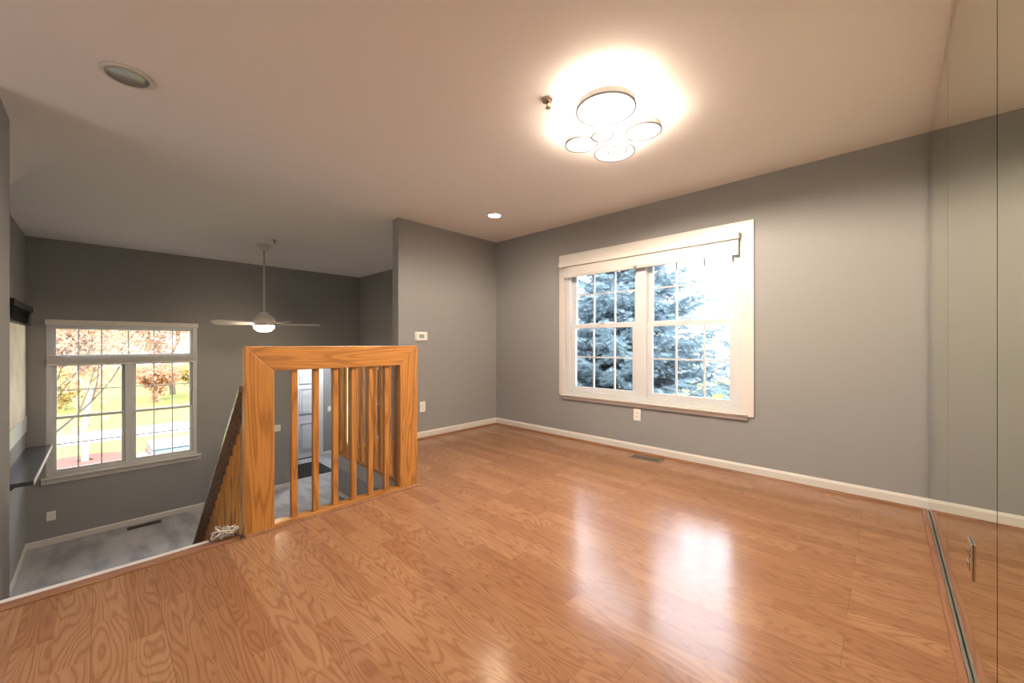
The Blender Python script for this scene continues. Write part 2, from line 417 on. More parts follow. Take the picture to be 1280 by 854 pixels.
# ------------------------------------------------------------------ outlets, switches, thermostat
def plate(name, c, n, label, cat, kind='outlet', pm='plate', w_=.072, h_=.117, group=None):
    """c on the wall surface, n outward normal axis: ('x',+1)"""
    ax, s = n
    t = thing(name, c, label, cat, group)
    def bx(u0, u1, z0, z1, d0, d1):
        if ax == 'x': return B(c[0]+min(s*d0, s*d1), c[0]+max(s*d0, s*d1), c[1]+u0, c[1]+u1, c[2]+z0, c[2]+z1)
        return B(c[0]+u0, c[0]+u1, c[1]+min(s*d0, s*d1), c[1]+max(s*d0, s*d1), c[2]+z0, c[2]+z1)
    bx(-w_/2, w_/2, -h_/2, h_/2, 0, .006).build('cover_plate', pm, t, bevel=.002)
    if kind == 'outlet':
        for z in (-.02, .02):
            r = bx(-.017, .017, z-.014, z+.014, .006, .0085).build('receptacle', pm, t, bevel=.003)
            sl = MB()
            for u in (-.006, .006):
                q = bx(u-.0013, u+.0013, z-.002, z+.007, .0085, .009); k = len(sl.v); sl.v += q.v; sl.f += [tuple(i+k for i in f) for f in q.f]
            q = bx(-.002, .002, z-.010, z-.006, .0085, .009); k = len(sl.v); sl.v += q.v; sl.f += [tuple(i+k for i in f) for f in q.f]
            sl.build('slot', 'slot', r)
    else:
        for u in ([0] if kind == 'switch' else [-.023, .023]):
            bx(u-.006, u+.006, -.011, .011, .006, .0075).build('toggle_plate', pm, t)
            bx(u-.0035, u+.0035, -.002, .010, .0075, .016).build('toggle', pm, t)
    return t
plate('wall_outlet', (-1.785, W, .373), ('y', -1), 'white double outlet on the grey wall below the wide window', 'outlet')
plate('wall_outlet', (TX, 2.508, .363), ('x', 1), 'white double outlet below the thermostat beside the railing', 'outlet')
plate('wall_outlet', (FX, -.46, -1.163), ('x', 1), 'white double outlet on the far wall near the carpet', 'outlet', w_=.08)
plate('light_switch', (FX, 2.15, -.43), ('x', 1), 'white switch on the grey wall left of the entry door, seen through the railing', 'switch', 'double', w_=.115)
plate('light_switch', (-9.5, 3.72, -.46), ('x', 1), 'white switch on the entry wall right of the white door', 'switch', 'double', w_=.115)
plate('mirror_outlet', (.2, 1.93, .387), ('x', -1), 'chrome outlet mounted low on the mirror', 'outlet', pm='chrome')

t = thing('thermostat', (TX, 2.487, 1.158), 'white thermostat with a small grey display on the stub wall', 'thermostat')
B(TX, TX+.006, 2.408, 2.566, 1.105, 1.212).build('base_plate', 'plate', t, bevel=.002)
B(TX+.006, TX+.03, 2.413, 2.561, 1.11, 1.207).build('housing', 'plate', t, bevel=.014)
B(TX+.03, TX+.0315, 2.445, 2.512, 1.14, 1.182).build('display', 'lcd', t)
for k in range(2): B(TX+.03, TX+.033, 2.53, 2.545, 1.143+.024*k, 1.155+.024*k).build('button', 'blind', t, bevel=.001)

# floor registers
def register(c, L, Wd, along, label, m='register'):
    t = thing('floor_register', c, label, 'vent')
    def bx(u0, u1, v0, v1, z0, z1):
        return B(c[0]+u0, c[0]+u1, c[1]+v0, c[1]+v1, c[2]+z0, c[2]+z1) if along == 'x' else B(c[0]+v0, c[0]+v1, c[1]+u0, c[1]+u1, c[2]+z0, c[2]+z1)
    fr = MB()
    for a in ((-L/2, L/2, -Wd/2, -Wd/2+.016), (-L/2, L/2, Wd/2-.016, Wd/2), (-L/2, -L/2+.022, -Wd/2+.016, Wd/2-.016), (L/2-.022, L/2, -Wd/2+.016, Wd/2-.016)):
        q = bx(*a, .0, .004); k = len(fr.v); fr.v += q.v; fr.f += [tuple(i+k for i in f) for f in q.f]
    fr.build('frame', m, t)
    bx(-L/2+.022, L/2-.022, -Wd/2+.016, Wd/2-.016, 0, .0008).build('duct_opening', 'black', t)
    gr = MB(); nn = 12
    for i in range(1, nn):
        u = -L/2+.022+(L-.044)*i/nn
        q = bx(u-.0025, u+.0025, -Wd/2+.016, Wd/2-.016, .0008, .0035); k = len(gr.v); gr.v += q.v; gr.f += [tuple(j+k for j in f) for f in q.f]
    q = bx(-L/2+.022, L/2-.022, -.003, .003, .0008, .0038); k = len(gr.v); gr.v += q.v; gr.f += [tuple(j+k for j in f) for f in q.f]
    gr.build('louvre', m, t)
register((-1.63, 3.525, 0), .30, .125, 'x', 'bronze floor register in the oak floor below the wide window')
register((-7.70, .42, LZ), .36, .11, 'y', 'dark floor register in the grey carpet below the far window', 'black')
# return-air grille on the stairwell wall
t = thing('return_grille', (-3.66, 1.62, -.62), 'white return-air grille on the stairwell wall behind the balusters', 'vent')
g = MB()
gx0, gx1, gz0, gz1 = -3.93, -3.40, -.86, -.385
g.box(gx0, gx1, 1.605, 1.62, gz1-.03, gz1).box(gx0, gx1, 1.605, 1.62, gz0, gz0+.03).box(gx0, gx0+.03, 1.605, 1.62, gz0+.03, gz1-.03).box(gx1-.03, gx1, 1.605, 1.62, gz0+.03, gz1-.03)
g.build('frame', 'white', t)
g = MB()
for i in range(22): g.box(gx0+.03, gx1-.03, 1.608, 1.612, gz0+.036+i*.0182, gz0+.046+i*.0182)
g.build('louvre', 'white', t)
B(gx0+.03, gx1-.03, 1.6165, 1.6195, gz0+.03, gz1-.03).build('duct_opening', 'slot', t)

# ------------------------------------------------------------------ windows
def sash(parent, ax, d0, d1, u0, u1, z0, z1, fr, cols, rows, name='sash', mw=.016, frb=None, m='vinyl'):
    """a glazed frame; ax 'y': in an x-z wall, thickness d0..d1 along y"""
    frb = frb or fr
    def bx(mb, a, b, c, d, e0=d0, e1=d1):
        if ax == 'y': mb.box(a, b, e0, e1, c, d)
        else: mb.box(e0, e1, a, b, c, d)
    s = MB()
    bx(s, u0, u1, z0, z0+frb); bx(s, u0, u1, z1-fr, z1); bx(s, u0, u0+fr, z0+frb, z1-fr); bx(s, u1-fr, u1, z0+frb, z1-fr)
    so = s.build(name, m, parent, bevel=.003)
    dm = (d0+d1)/2; g = MB(); bx(g, u0+fr, u1-fr, z0+frb, z1-fr, dm-.002, dm+.002); g.build('pane', 'glass', so)
    if cols: 
        q = MB()
        for c in cols: bx(q, c-mw/2, c+mw/2, z0+frb, z1-fr, dm-.009, dm+.009)
        for r in rows: bx(q, u0+fr, u1-fr, r-mw/2, r+mw/2, dm-.008, dm+.008)
        q.build('muntin', m, so)
    return so
def sc(x, k=1.019): return x*k
def sz(z, k=1.019): return CAMZ+(z-CAMZ)*k
# wide window
t = thing('window_1', (-1.75, W, .48), 'wide double window with white casing, grilles and spruce outside', 'window', kind='structure')
cas = MB()
cas.box(-2.734, -.773, W-.018, W, 1.995, 2.092).box(-2.734, -2.655, W-.018, W, .50, 1.995).box(-.872, -.773, W-.018, W, .477, 1.995)
cas.build('casing', 'white', t, bevel=.003)
MB().prism([(W, .50), (W-.055, .50), (W-.055, .492), (W-.03, .465), (W-.022, .448), (W, .448)], 0, -2.69, -.822).build('sill', 'white', t, bevel=.002)
jb = MB(); jb.box(-2.66, -2.60, W+.0, W+.15, .50, 2.0).box(-.92, -.86, W, W+.15, .50, 2.0).box(-2.6, -.92, W, W+.15, .50, .545).box(-2.6, -.92, W, W+.15, 1.955, 2.0)
jb.box(-1.81, -1.70, W+.02, W+.15, .545, 1.955)
jb.build('frame', 'vinyl', t, bevel=.002)
for (u0, u1, cols) in ((-2.60, -1.81, (-2.274, -2.026)), (-1.70, -.92, (-1.397, -1.153))):
    a = sc(u0)+.0; 
    cc = [sc(c) for c in cols]
    sash(t, 'y', W+.045, W+.075, u0, u1, .545, 1.295, .048, cc, [sz(.932)], frb=.05, mw=.014)
    sash(t, 'y', W+.08, W+.11, u0, u1, 1.262, 1.955, .04, [sc(c, 1.026) for c in cols], [1.625], mw=.014)
    uc = (u0+u1)/2; B(uc-.03, uc+.03, W+.04, W+.062, 1.295, 1.305).build('sash_lock', 'vinyl', t)
# its blind
t = thing('window_blind', (-1.76, W, 1.93), 'white raised slat blind bunched at the top of the wide window', 'blind')
B(-2.70, -.868, W-.076, W-.019, 1.942, 1.998).build('head_rail', 'white', t, bevel=.004)
s = MB()
for k in range(13): s.box(-2.645, -.878, W-.054, W-.019, 1.843+k*.0072, 1.8514+k*.0072)
s.build('slat_stack', 'blind', t)
B(-2.645, -.878, W-.056, W-.020, 1.820, 1.840).build('bottom_rail', 'white', t, bevel=.003)
s = MB().tube([(-2.585, W-.066, 1.94), (-2.583, W-.068, 1.4), (-2.585, W-.066, .95)], .004, 6); s.build('tilt_wand', 'vinyl', t)
for x in (-1.78, -.9): B(x-.02, x+.02, W-.060, W-.056, 1.815, 1.845).build('cord_clip', 'metal', t)

# far window
t = thing('window_2', (FX, .265, -.66), 'far window with transom and grilles looking on autumn trees and lawn', 'window', kind='structure')
f = MB()
f.box(FX-.14, FX-.01, -.505, -.42-.03, -.66, 1.35).box(FX-.14, FX-.01, .98, 1.035, -.66, 1.35).box(FX-.14, FX-.01, -.45, .98, -.66, -.615).box(FX-.14, FX-.01, -.45, .98, 1.30, 1.35)
f.box(FX-.14, FX-.01, -.45, .98, .815, .90).box(FX-.14, FX-.01, .225, .305, -.615, .815)
f.build('frame', 'vinyl', t, bevel=.003)
for (u0, u1, cols) in ((-.45, .225, (-.223, -.007)), (.305, .98, (.533, .741))):
    sash(t, 'x', FX-.06, FX-.03, u0, u1, -.615, .115, .035, cols, [-.25], mw=.014)
    sash(t, 'x', FX-.10, FX-.07, u0, u1, .08, .815, .035, cols, [.455], mw=.014)
sash(t, 'x', FX-.09, FX-.05, -.45, .98, .90, 1.30, .03, (-.223, -.007, .26, .533, .741), [], 'transom', mw=.014)
MB().prism([(FX, -.655), (FX+.06, -.655), (FX+.06, -.675), (FX+.025, -.70), (FX+.018, -.745), (FX, -.745)], 1, -.545, 1.075).build('sill', 'white', t, bevel=.002)
t = thing('window_blind', (FX, .265, 1.39), 'white slat blind half lowered over the transom of the far window', 'blind')
B(FX+.002, FX+.055, -.51, 1.04, 1.325, 1.392).build('head_rail', 'white', t, bevel=.003)
s = MB()
for k in range(17): s.prism([(FX+.014, .925+k*.0235), (FX+.038, .9232+k*.0235), (FX+.038, .9236+k*.0235), (FX+.014, .9254+k*.0235)], 1, -.495, 1.028)
s.build('slats', 'blind', t)
s = MB()
for k in range(18): s.box(FX+.012, FX+.042, -.495, 1.028, .812+k*.0055, .8148+k*.0055)
s.build('slat_stack', 'blind', t)
B(FX+.012, FX+.042, -.495, 1.028, .79, .81).build('bottom_rail', 'blind', t, bevel=.002)
s = MB()
for y in (-.40, .05, .48, .93): B(FX+.0395, FX+.0405, y-.0008, y+.0008, .81, 1.325).build('lift_cord', 'blind', t)

# side window with dark blind and cream shade
t = thing('window_3', (-7.07, -.67, .16), 'side window behind a black valance at the far left', 'window', kind='structure')
sash(t, 'y', -.78, -.74, -7.80, -6.35, .16, 1.46, .05, (-7.08,), [.8])
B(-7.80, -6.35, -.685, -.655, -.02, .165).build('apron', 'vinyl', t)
t = thing('window_blind', (-7.07, -.67, 1.5), 'black slat blind over a cream shade on the side wall', 'blind')
B(-7.83, -6.30, -.668, -.605, 1.47, 1.535).build('valance', 'black', t, bevel=.004)
s = MB()
for k in range(8): s.prism([(-.662, 1.30+k*.021), (-.618, 1.31+k*.021), (-.618, 1.312+k*.021), (-.662, 1.302+k*.021)], 0, -7.82, -6.31)
s.build('slats', 'black', t)
B(-7.82, -6.33, -.6665, -.6635, .17, 1.46).build('cream_shade', 'shade', t)
# dark ledge
t = thing('wall_ledge', (-6.9, -.67, -.24), 'black ledge shelf with a pale front edge on the side wall below the shade', 'shelf')
B(FX, -5.90, -.67, -.455, -.275, -.235).build('shelf_board', 'ledge', t, bevel=.002)
B(FX, -5.90, -.4548, -.449, -.275, -.235).build('edge_band', 'white', t)
for x in (-7.4, -6.3): MB().prism([(-.67, -.275), (-.50, -.275), (-.67, -.42)], 0, x-.012, x+.012).build('bracket', 'black', t)

# narrow window below on the window wall and sidelight in the entry
t = thing('window_4', (-7.25, W, -.78), 'narrow bright window low on the foyer wall, glimpsed through the railings', 'window', kind='structure')
sash(t, 'y', W+.04, W+.09, w4[0], w4[1], w4[2], w4[3], .05, (-7.25,), [-.1])
t = thing('window_5', (-9.5, 4.23, -1.0), 'entry sidelight glimpsed between the balusters', 'window', kind='structure')
sash(t, 'x', -9.6, -9.54, 3.97, 4.6, -1.4, .8, .05, (), [])
t = thing('fill_window', (-1.3, -3.0, .5), 'window added behind the viewer to let in fill daylight', 'window', kind='structure')  # added, unseen; a source of fill light
sash(t, 'y', -3.12, -3.06, wb[0], wb[1], wb[2], wb[3], .06, (-1.9,), [1.25])

# entry door
t = thing('entry_fill_light', (-8.8, 3.2, .95), 'small round fill lamp added out of view in the entry', 'ceiling light')  # lamp added out of view to brighten the entry door
MB().lathe([(0, 0), (.15, 0), (.15, -.025), (0, -.025)], (-8.8, 3.2, .95), 32).build('base_ring', 'white', t)
MB().lathe([(0, -.025), (.14, -.025), (.125, -.06), (.07, -.085), (0, -.092)], (-8.8, 3.2, .95), 32).build('glass_dome', 'entry_fill_glow', t, smooth=True)
struct(B(-9.56, -9.5, 2.57, 3.46, LZ, LZ+.019), 'trim_threshold', 'black', 'dark threshold under the entry door', 'trim')
t = thing('door_1', (-9.5, 3.015, LZ), 'white six-panel entry door behind the railing', 'door', kind='structure')
d = MB(); d.box(-9.56, -9.525, 2.575, 3.455, LZ+.02, .505)
pan = []
for (y0, y1) in ((2.67, 2.97), (3.06, 3.36)):
    for (z0, z1) in ((LZ+.20, LZ+.82), (LZ+1.02, LZ+1.60), (LZ+1.70, LZ+1.93)):
        d.box(-9.525, -9.503, y0, y0+.02, z0, z1).box(-9.525, -9.503, y1-.02, y1, z0, z1).box(-9.525, -9.503, y0+.02, y1-.02, z0, z0+.02).box(-9.525, -9.503, y0+.02, y1-.02, z1-.02, z1)
        d.box(-9.525, -9.508, y0+.05, y1-.05, z0+.05, z1-.05)
d.build('door_leaf', 'vinyl', t)
f = MB(); f.box(-9.5, -9.48, 2.49, 2.57, LZ, .60).box(-9.5, -9.48, 3.46, 3.555, LZ, .60).box(-9.5, -9.48, 2.57, 3.46, .515, .60)
f.build('door_frame', 'white', t, bevel=.004)
MB().lathe([(.0, .0), (.022, .0), (.028, .015), (.02, .035), (.008, .04), (.008, .055)], (-9.575+.0, 3.395, LZ+.95), 16, 0).build('door_knob', 'brass', t, smooth=True).location.x += 0
MB().lathe([(.0, .0), (.012, .0), (.028, .012), (.028, .03), (.012, .034), (.012, .05), (.026, .05), (.026, .055), (0, .055)], (-9.52, 3.395, LZ+.95), 16, 0).build('door_knob', 'brass', t, smooth=True)
MB().lathe([(0, 0), (.024, 0), (.024, .012), (0, .014)], (-9.524, 3.395, LZ+1.12), 16, 0).build('deadbolt', 'brass', t)
tag(B(-9.12, -8.17, 2.45, 3.28, LZ, LZ+.012).build('door_mat', 'mat', bevel=.004), 'black rectangular mat on the entry floor before the white door', 'mat')

# ------------------------------------------------------------------ oak railings
RT, RB = 1.063, .92
def baluster(parent, x, y, z0, z1, s=.034, slope=0):
    return B(x-s/2, x+s/2, y-s/2, y+s/2, z0, z1).build('baluster', 'oak_z', parent, bevel=.003)
t = thing('guard_rail', (EX, 1.1, 0), 'front oak railing with wide mitred boards and square balusters', 'railing')
x0, x1 = EX-.012, EX+.030
ya, yb = .547, 1.652; pw = .145
MB().prism([(ya, 0.0), (ya+pw, 0.0), (ya+pw, RB), (ya, RT)], 0, x0-.03, x1).build('post', 'oak_z', t, bevel=.003)
MB().prism([(yb, 0.0), (yb-pw, 0.0), (yb-pw, RB), (yb, RT)], 0, x0-.03, x1).build('post', 'oak_z', t, bevel=.003)
MB().prism([(ya+.0008, RT), (yb-.0008, RT), (yb-pw, RB+.0008), (ya+pw, RB+.0008)], 0, x0-.03, x1).build('top_rail', 'oak_y', t, bevel=.003)
B(x0-.03, x1, ya+pw, yb-pw, 0, .028).build('bottom_rail', 'oak_y', t, bevel=.003)
MB().prism([(x1, 0), (x1+.016, 0), (x1+.014, .008), (x1, .016)], 1, ya, yb).build('shoe_moulding', 'shoe', t)
for y in (.805, .929, 1.05, 1.171, 1.291, 1.411): baluster(t, EX-.005, y, .028, RB)

t = thing('guard_rail', (-3.3, 1.6, 0), 'second oak railing, behind the front one, along the stairwell side', 'railing')
yy = 1.603
B(-3.96, EX-.045, yy-.02, yy+.02, RB-.005, RT-.008).build('top_rail', 'oak_x', t, bevel=.003)
B(-3.96, EX-.045, yy-.028, yy+.028, .0, .026).build('bottom_rail', 'oak_x', t, bevel=.003)
k = 0; x = -2.80
while x > -3.93: baluster(t, x, yy, .026, RB-.005); x -= .118
B(-4.0, -3.955, yy-.03, yy+.03, 0, RT-.008).build('post', 'oak_z', t, bevel=.003)
t = thing('guard_rail', (-3.98, 1.9, 0), 'short rear oak railing ending at the stub wall', 'railing')
B(-3.998, -3.958, 1.634, 2.204, RB-.005, RT-.012).build('top_rail', 'oak_y', t, bevel=.003)
B(-4.0, -3.955, 1.634, 2.204, 0, .026).build('bottom_rail', 'oak_y', t, bevel=.003)
y = 1.70
while y < 2.16: baluster(t, -3.978, y, .026, RB-.005, .04); y += .082

# sloping stair rail
t = thing('stair_railing', (-2.65, .5, 0), 'sloping oak stair railing with grey-brown cap left of the front railing', 'railing')
sl = .89; xa, xb = EX-.043, -4.32; zt = .84
yr = .609
def zat(x): return zt+(x-xa)*sl
def slab(zoff0, zoff1, w0, w1, name, m):
    return MB().prism([(xa, zat(xa)+zoff0), (xb, zat(xb)+zoff0), (xb, zat(xb)+zoff1), (xa, zat(xa)+zoff1)], 1, w0, w1).build(name, m, t, bevel=.003)
slab(-.036, 0, .532, .628, 'handrail', 'cap')
slab(-.90, -.80, yr-.022, yr+.022, 'stringer', 'oak_x')
x = xa-.06
while x > xb+.02:
    z1a, z1b = zat(x+.017)-.038, zat(x-.017)-.038
    z0a, z0b = zat(x+.017)-.80, zat(x-.017)-.80
    z0a, z0b = max(z0a, LZ), max(z0b, LZ)
    MB().prism([(x+.017, z0a), (x-.017, z0b), (x-.017, z1b), (x+.017, z1a)], 1, yr-.017, yr+.017).build('baluster', 'oak_z', t, bevel=.002)
    x -= .098
B(xb-.085, xb, yr-.045, yr+.045, LZ, zat(xb)+.06).build('newel_post', 'oak_z', t, bevel=.004)

# frayed cord bundle at the foot of the post
t = thing('cord_bundle', (-2.6, .5, 0), 'small tangled bundle of grey cord at the foot of the left railing post', 'cord')
pts = []
rs = random.Random(3)
for k in range(120):
    a = k*.55; r = .03+.022*math.sin(k*.37)
    pts.append((EX-.005+r*math.cos(a)*.7+rs.uniform(-.006, .006), .462+r*math.sin(a)*1.15+rs.uniform(-.006, .006), .02+.034*(1+math.sin(k*.9+1))*.9*(1-k/260)+rs.uniform(0, .012)))
MB().tube(pts, .0035, 5).build('cord_coil', 'cord', t, smooth=True)
MB().tube([(EX, .50, .03), (EX+.02, .52, .022), (EX+.035, .535, .013), (EX+.05, .522, .013)], .004, 6).build('cord_end', 'black', t, smooth=True)

# ------------------------------------------------------------------ ceiling fixtures
# ring light
t = thing('ceiling_light', (-1.2, 2.13, H), 'glowing flush ceiling light made of six overlapping rings', 'ceiling light')
MB().lathe([(0, -.0005), (.17, -.0005), (.17, -.022), (.165, -.026), (0, -.026)], (-1.2, 2.12, H), 40).build('mounting_plate', 'white', t)
for (x, y, r, zb, wd) in ((-1.09, 1.871, .155, 2.335, .032), (-1.04, 2.216, .102, 2.335, .026), (-1.29, 2.326, .128, 2.335, .028), (-1.388, 2.089, .10, 2.335, .026),
                      (-1.205, 2.033, .062, 2.30, .018), (-1.222, 2.243, .060, 2.30, .018)):
    hh = .035
    ring = MB().lathe([(r-wd, .004), (r-wd, hh), (r, hh), (r, .004), (r-wd, .004)], (x, y, zb), 48).build('ring_frame', 'white', t)
    MB().lathe([(r-wd, 0), (r-wd, .0038), (r-.003, .0038), (r-.003, 0), (r-wd, 0)], (x, y, zb), 48).build('diffuser', 'ring_face', ring)
    MB().lathe([(r-wd, hh+.0005), (r-wd, hh+.004), (r, hh+.004), (r, hh+.0005), (r-wd, hh+.0005)], (x, y, zb), 48).build('upper_diffuser', 'ring_glow', ring)
    MB().lathe([(r-.003, -.002), (r-.003, .0038), (r+.004, .0038), (r+.004, -.002), (r-.003, -.002)], (x, y, zb), 48).build('metal_edge', 'ring_line', ring)
    if r > .08:
        ld = bpy.data.lights.new('ring_lamp', 'SPOT'); ld.energy = SPOT_RING*(2.2 if r > .14 else 1.0 if x < -1.35 else .6); ld.color = WARM; ld.spot_size = R(176); ld.spot_blend = .25; ld.shadow_soft_size = .03
        lo_ = bpy.data.objects.new('ring_lamp', ld); COL.objects.link(lo_); lo_.parent = t; lo_.location = (x+1.2, y-2.13, zb-.012-H)
    for a in (0.6, 0.6+math.pi):
        px, py = x+(r-wd/2)*math.cos(a), y+(r-wd/2)*math.sin(a)
        MB().tube([(px, py, zb+hh), (px, py, H)], .004, 8).build('stem', 'metal', ring)
# recessed lamp, lit
def can(x, y, r, label, lit):
    t = thing('recessed_light', (x, y, H), label, 'recessed light')
    MB().lathe([(r, -.0), (r*1.28, -.0), (r*1.28, -.004), (r*1.12, -.010), (r, -.006), (r, 0)], (x, y, H), 40).build('trim_ring', 'white', t, smooth=True)
    if lit:
        MB().lathe([(0, -.003), (r, -.003), (r, -.0015), (0, -.0015)], (x, y, H), 32).build('lens', 'can_glow', t)
    return t
can(-2.997, 2.868, .062, 'small lit recessed light near the wall corner', True)
can(-1.9, -.9, .062, 'recessed fill light added behind the viewer, nearer one', True)  # added out of view as fill for the upper room
can(-.8, -2.1, .062, 'recessed fill light added behind the viewer, farther one', True)  # second added fill light, also unseen
# big round unlit recessed fitting
x, y, r = -2.782, .088, .083
t = thing('recessed_light', (x, y, H), 'large unlit recessed fitting with a bright rim at upper left', 'recessed light')
MB().lathe([(r, -.001), (r+.018, -.001), (r+.018, -.006), (r+.010, -.013), (r, -.010), (r, -.001)], (x, y, H), 48).build('trim_ring', 'white', t, smooth=True)
MB().lathe([(0, -.001), (r-.02, -.001), (r-.004, -.006), (r, -.010), (r, -.0005), (0, -.0005)], (x, y, H), 48).build('reflector', 'can_inner', t, smooth=True)

def sprinkler(x, y, label, s=1.0):
    t = thing('sprinkler_head', (x, y, H), label, 'sprinkler')
    MB().lathe([(0, 0), (.038*s, 0), (.034*s, -.008*s), (.02*s, -.012*s), (0, -.012*s)], (x, y, H), 24).build('escutcheon', 'metal', t, smooth=True)
    MB().lathe([(0, -.012*s), (.010*s, -.012*s), (.009*s, -.03*s), (.006*s, -.045*s), (0, -.045*s)], (x, y, H), 12).build('body', 'brass', t, smooth=True)
    MB().lathe([(0, -.045*s), (.016*s, -.045*s), (.016*s, -.048*s), (0, -.048*s)], (x, y, H), 16).build('deflector', 'metal', t)
sprinkler(-1.36, 1.715, 'brass and chrome sprinkler head on the ceiling left of the ring light')
sprinkler(-5.80, 1.56, 'small dark sprinkler head beside the fan canopy', 1.0)

# ceiling fan
fx, fy = -6.24, 1.55
t = thing('ceiling_fan', (fx, fy, H), 'white five-blade ceiling fan with a lit bowl on a long downrod', 'ceiling fan')
MB().lathe([(0, 0), (.085, 0), (.085, -.02), (.06, -.06), (.025, -.075), (0, -.075)], (fx, fy, H), 32).build('canopy', 'fanwhite', t, smooth=True)
MB().tube([(fx, fy, H-.075), (fx, fy, 1.50)], .0125, 12).build('downrod', 'fanwhite', t, smooth=True)
MB().lathe([(0, 1.52), (.05, 1.515), (.055, 1.49), (.10, 1.46), (.135, 1.42), (.14, 1.38), (.12, 1.355), (.0, 1.355)], (fx, fy, 0), 36).build('motor_housing', 'fanwhite', t, smooth=True)
MB().lathe([(0, 1.355), (.11, 1.352), (.13, 1.335), (.13, 1.325), (.0, 1.325)], (fx, fy, 0), 36).build('light_fitter', 'fanwhite', t, smooth=True)
MB().lathe([(.0, 1.325), (.125, 1.325), (.118, 1.29), (.085, 1.258), (.04, 1.243), (0, 1.24)], (fx, fy, 0), 36).build('light_bowl', 'fan_glow', t, smooth=True)
for k in range(5):
    a = R(43.68)+R(-36+72*k); ca_, sa_ = math.cos(a), math.sin(a)
    def tr(u, v, z): return (fx+u*ca_-v*sa_, fy+u*sa_+v*ca_, z)
    br = MB(); br.v = [tr(.10, -.02, 1.362), tr(.10, .02, 1.362), tr(.24, .035, 1.352), tr(.24, -.035, 1.346), tr(.10, -.02, 1.368), tr(.10, .02, 1.368), tr(.24, .035, 1.358), tr(.24, -.035, 1.352)]
    br.f = [(0, 3, 2, 1), (4, 5, 6, 7), (0, 1, 5, 4), (1, 2, 6, 5), (2, 3, 7, 6), (3, 0, 4, 7)]
    br.build('blade_bracket', 'fanwhite', t)
    bl = MB(); prof = [(.20, .05), (.35, .062), (.55, .07), (.66, .066), (.70, .045), (.715, .0)]
    ptsu = [(u, v) for u, v in prof]+[(u, -v) for u, v in prof[::-1][1:]]
    n = len(ptsu)
    bl.v = [tr(u, v, 1.352+v*.2) for u, v in ptsu]+[tr(u, v, 1.358+v*.2) for u, v in ptsu]
    bl.f = [tuple(range(n)), tuple(range(2*n-1, n-1, -1))]+[(i, (i+1) % n, n+(i+1) % n, n+i) for i in range(n)]
    bl.build('blade', 'fanwhite', t)

# ------------------------------------------------------------------ outdoors
gp = [(-8.0, -1.8), (-10.5, -1.9), (-13, -2.9), (-22.5, -2.9)]
gm = MB().prism([(-8.02, -1.8), (-10.5, -1.9), (-13.0, -2.9), (-23, -2.9), (-23, -3.4), (-8.02, -3.4)], 1, -40, 40)
struct(gm, 'ground_lawn', 'grass', 'sunlit front lawn outside the far window', 'lawn')
struct(B(-26, -23, -40, 40, -3.4, -2.9), 'ground_street', 'concrete', 'pale street strip beyond the lawn', 'street')
struct(MB().prism([(-26, -3.4), (-26, -2.88), (-60, -1.4), (-60, -3.4)], 1, -60, 60), 'ground_far_lawn', 'grass', 'lawn across the street', 'lawn')
struct(B(-16.2, -12.3, .5, 6, -2.92, -2.885), 'ground_driveway', 'asphalt', 'grey driveway under the parked car', 'driveway')
struct(B(-60, 40, 4.0, 60, -3.4, -3.0), 'ground_side', 'concrete', 'pale ground under the spruces', 'ground')
tag(MB().lathe([(.2, .05), (.9, .05), (1.3, .0), (.2, 0), (.2, .05)], (-19.5, -.4, -2.9), 24).build('mulch_bed', 'mulch'), 'reddish mulch bed around the pale tree trunk on the lawn', 'mulch bed')

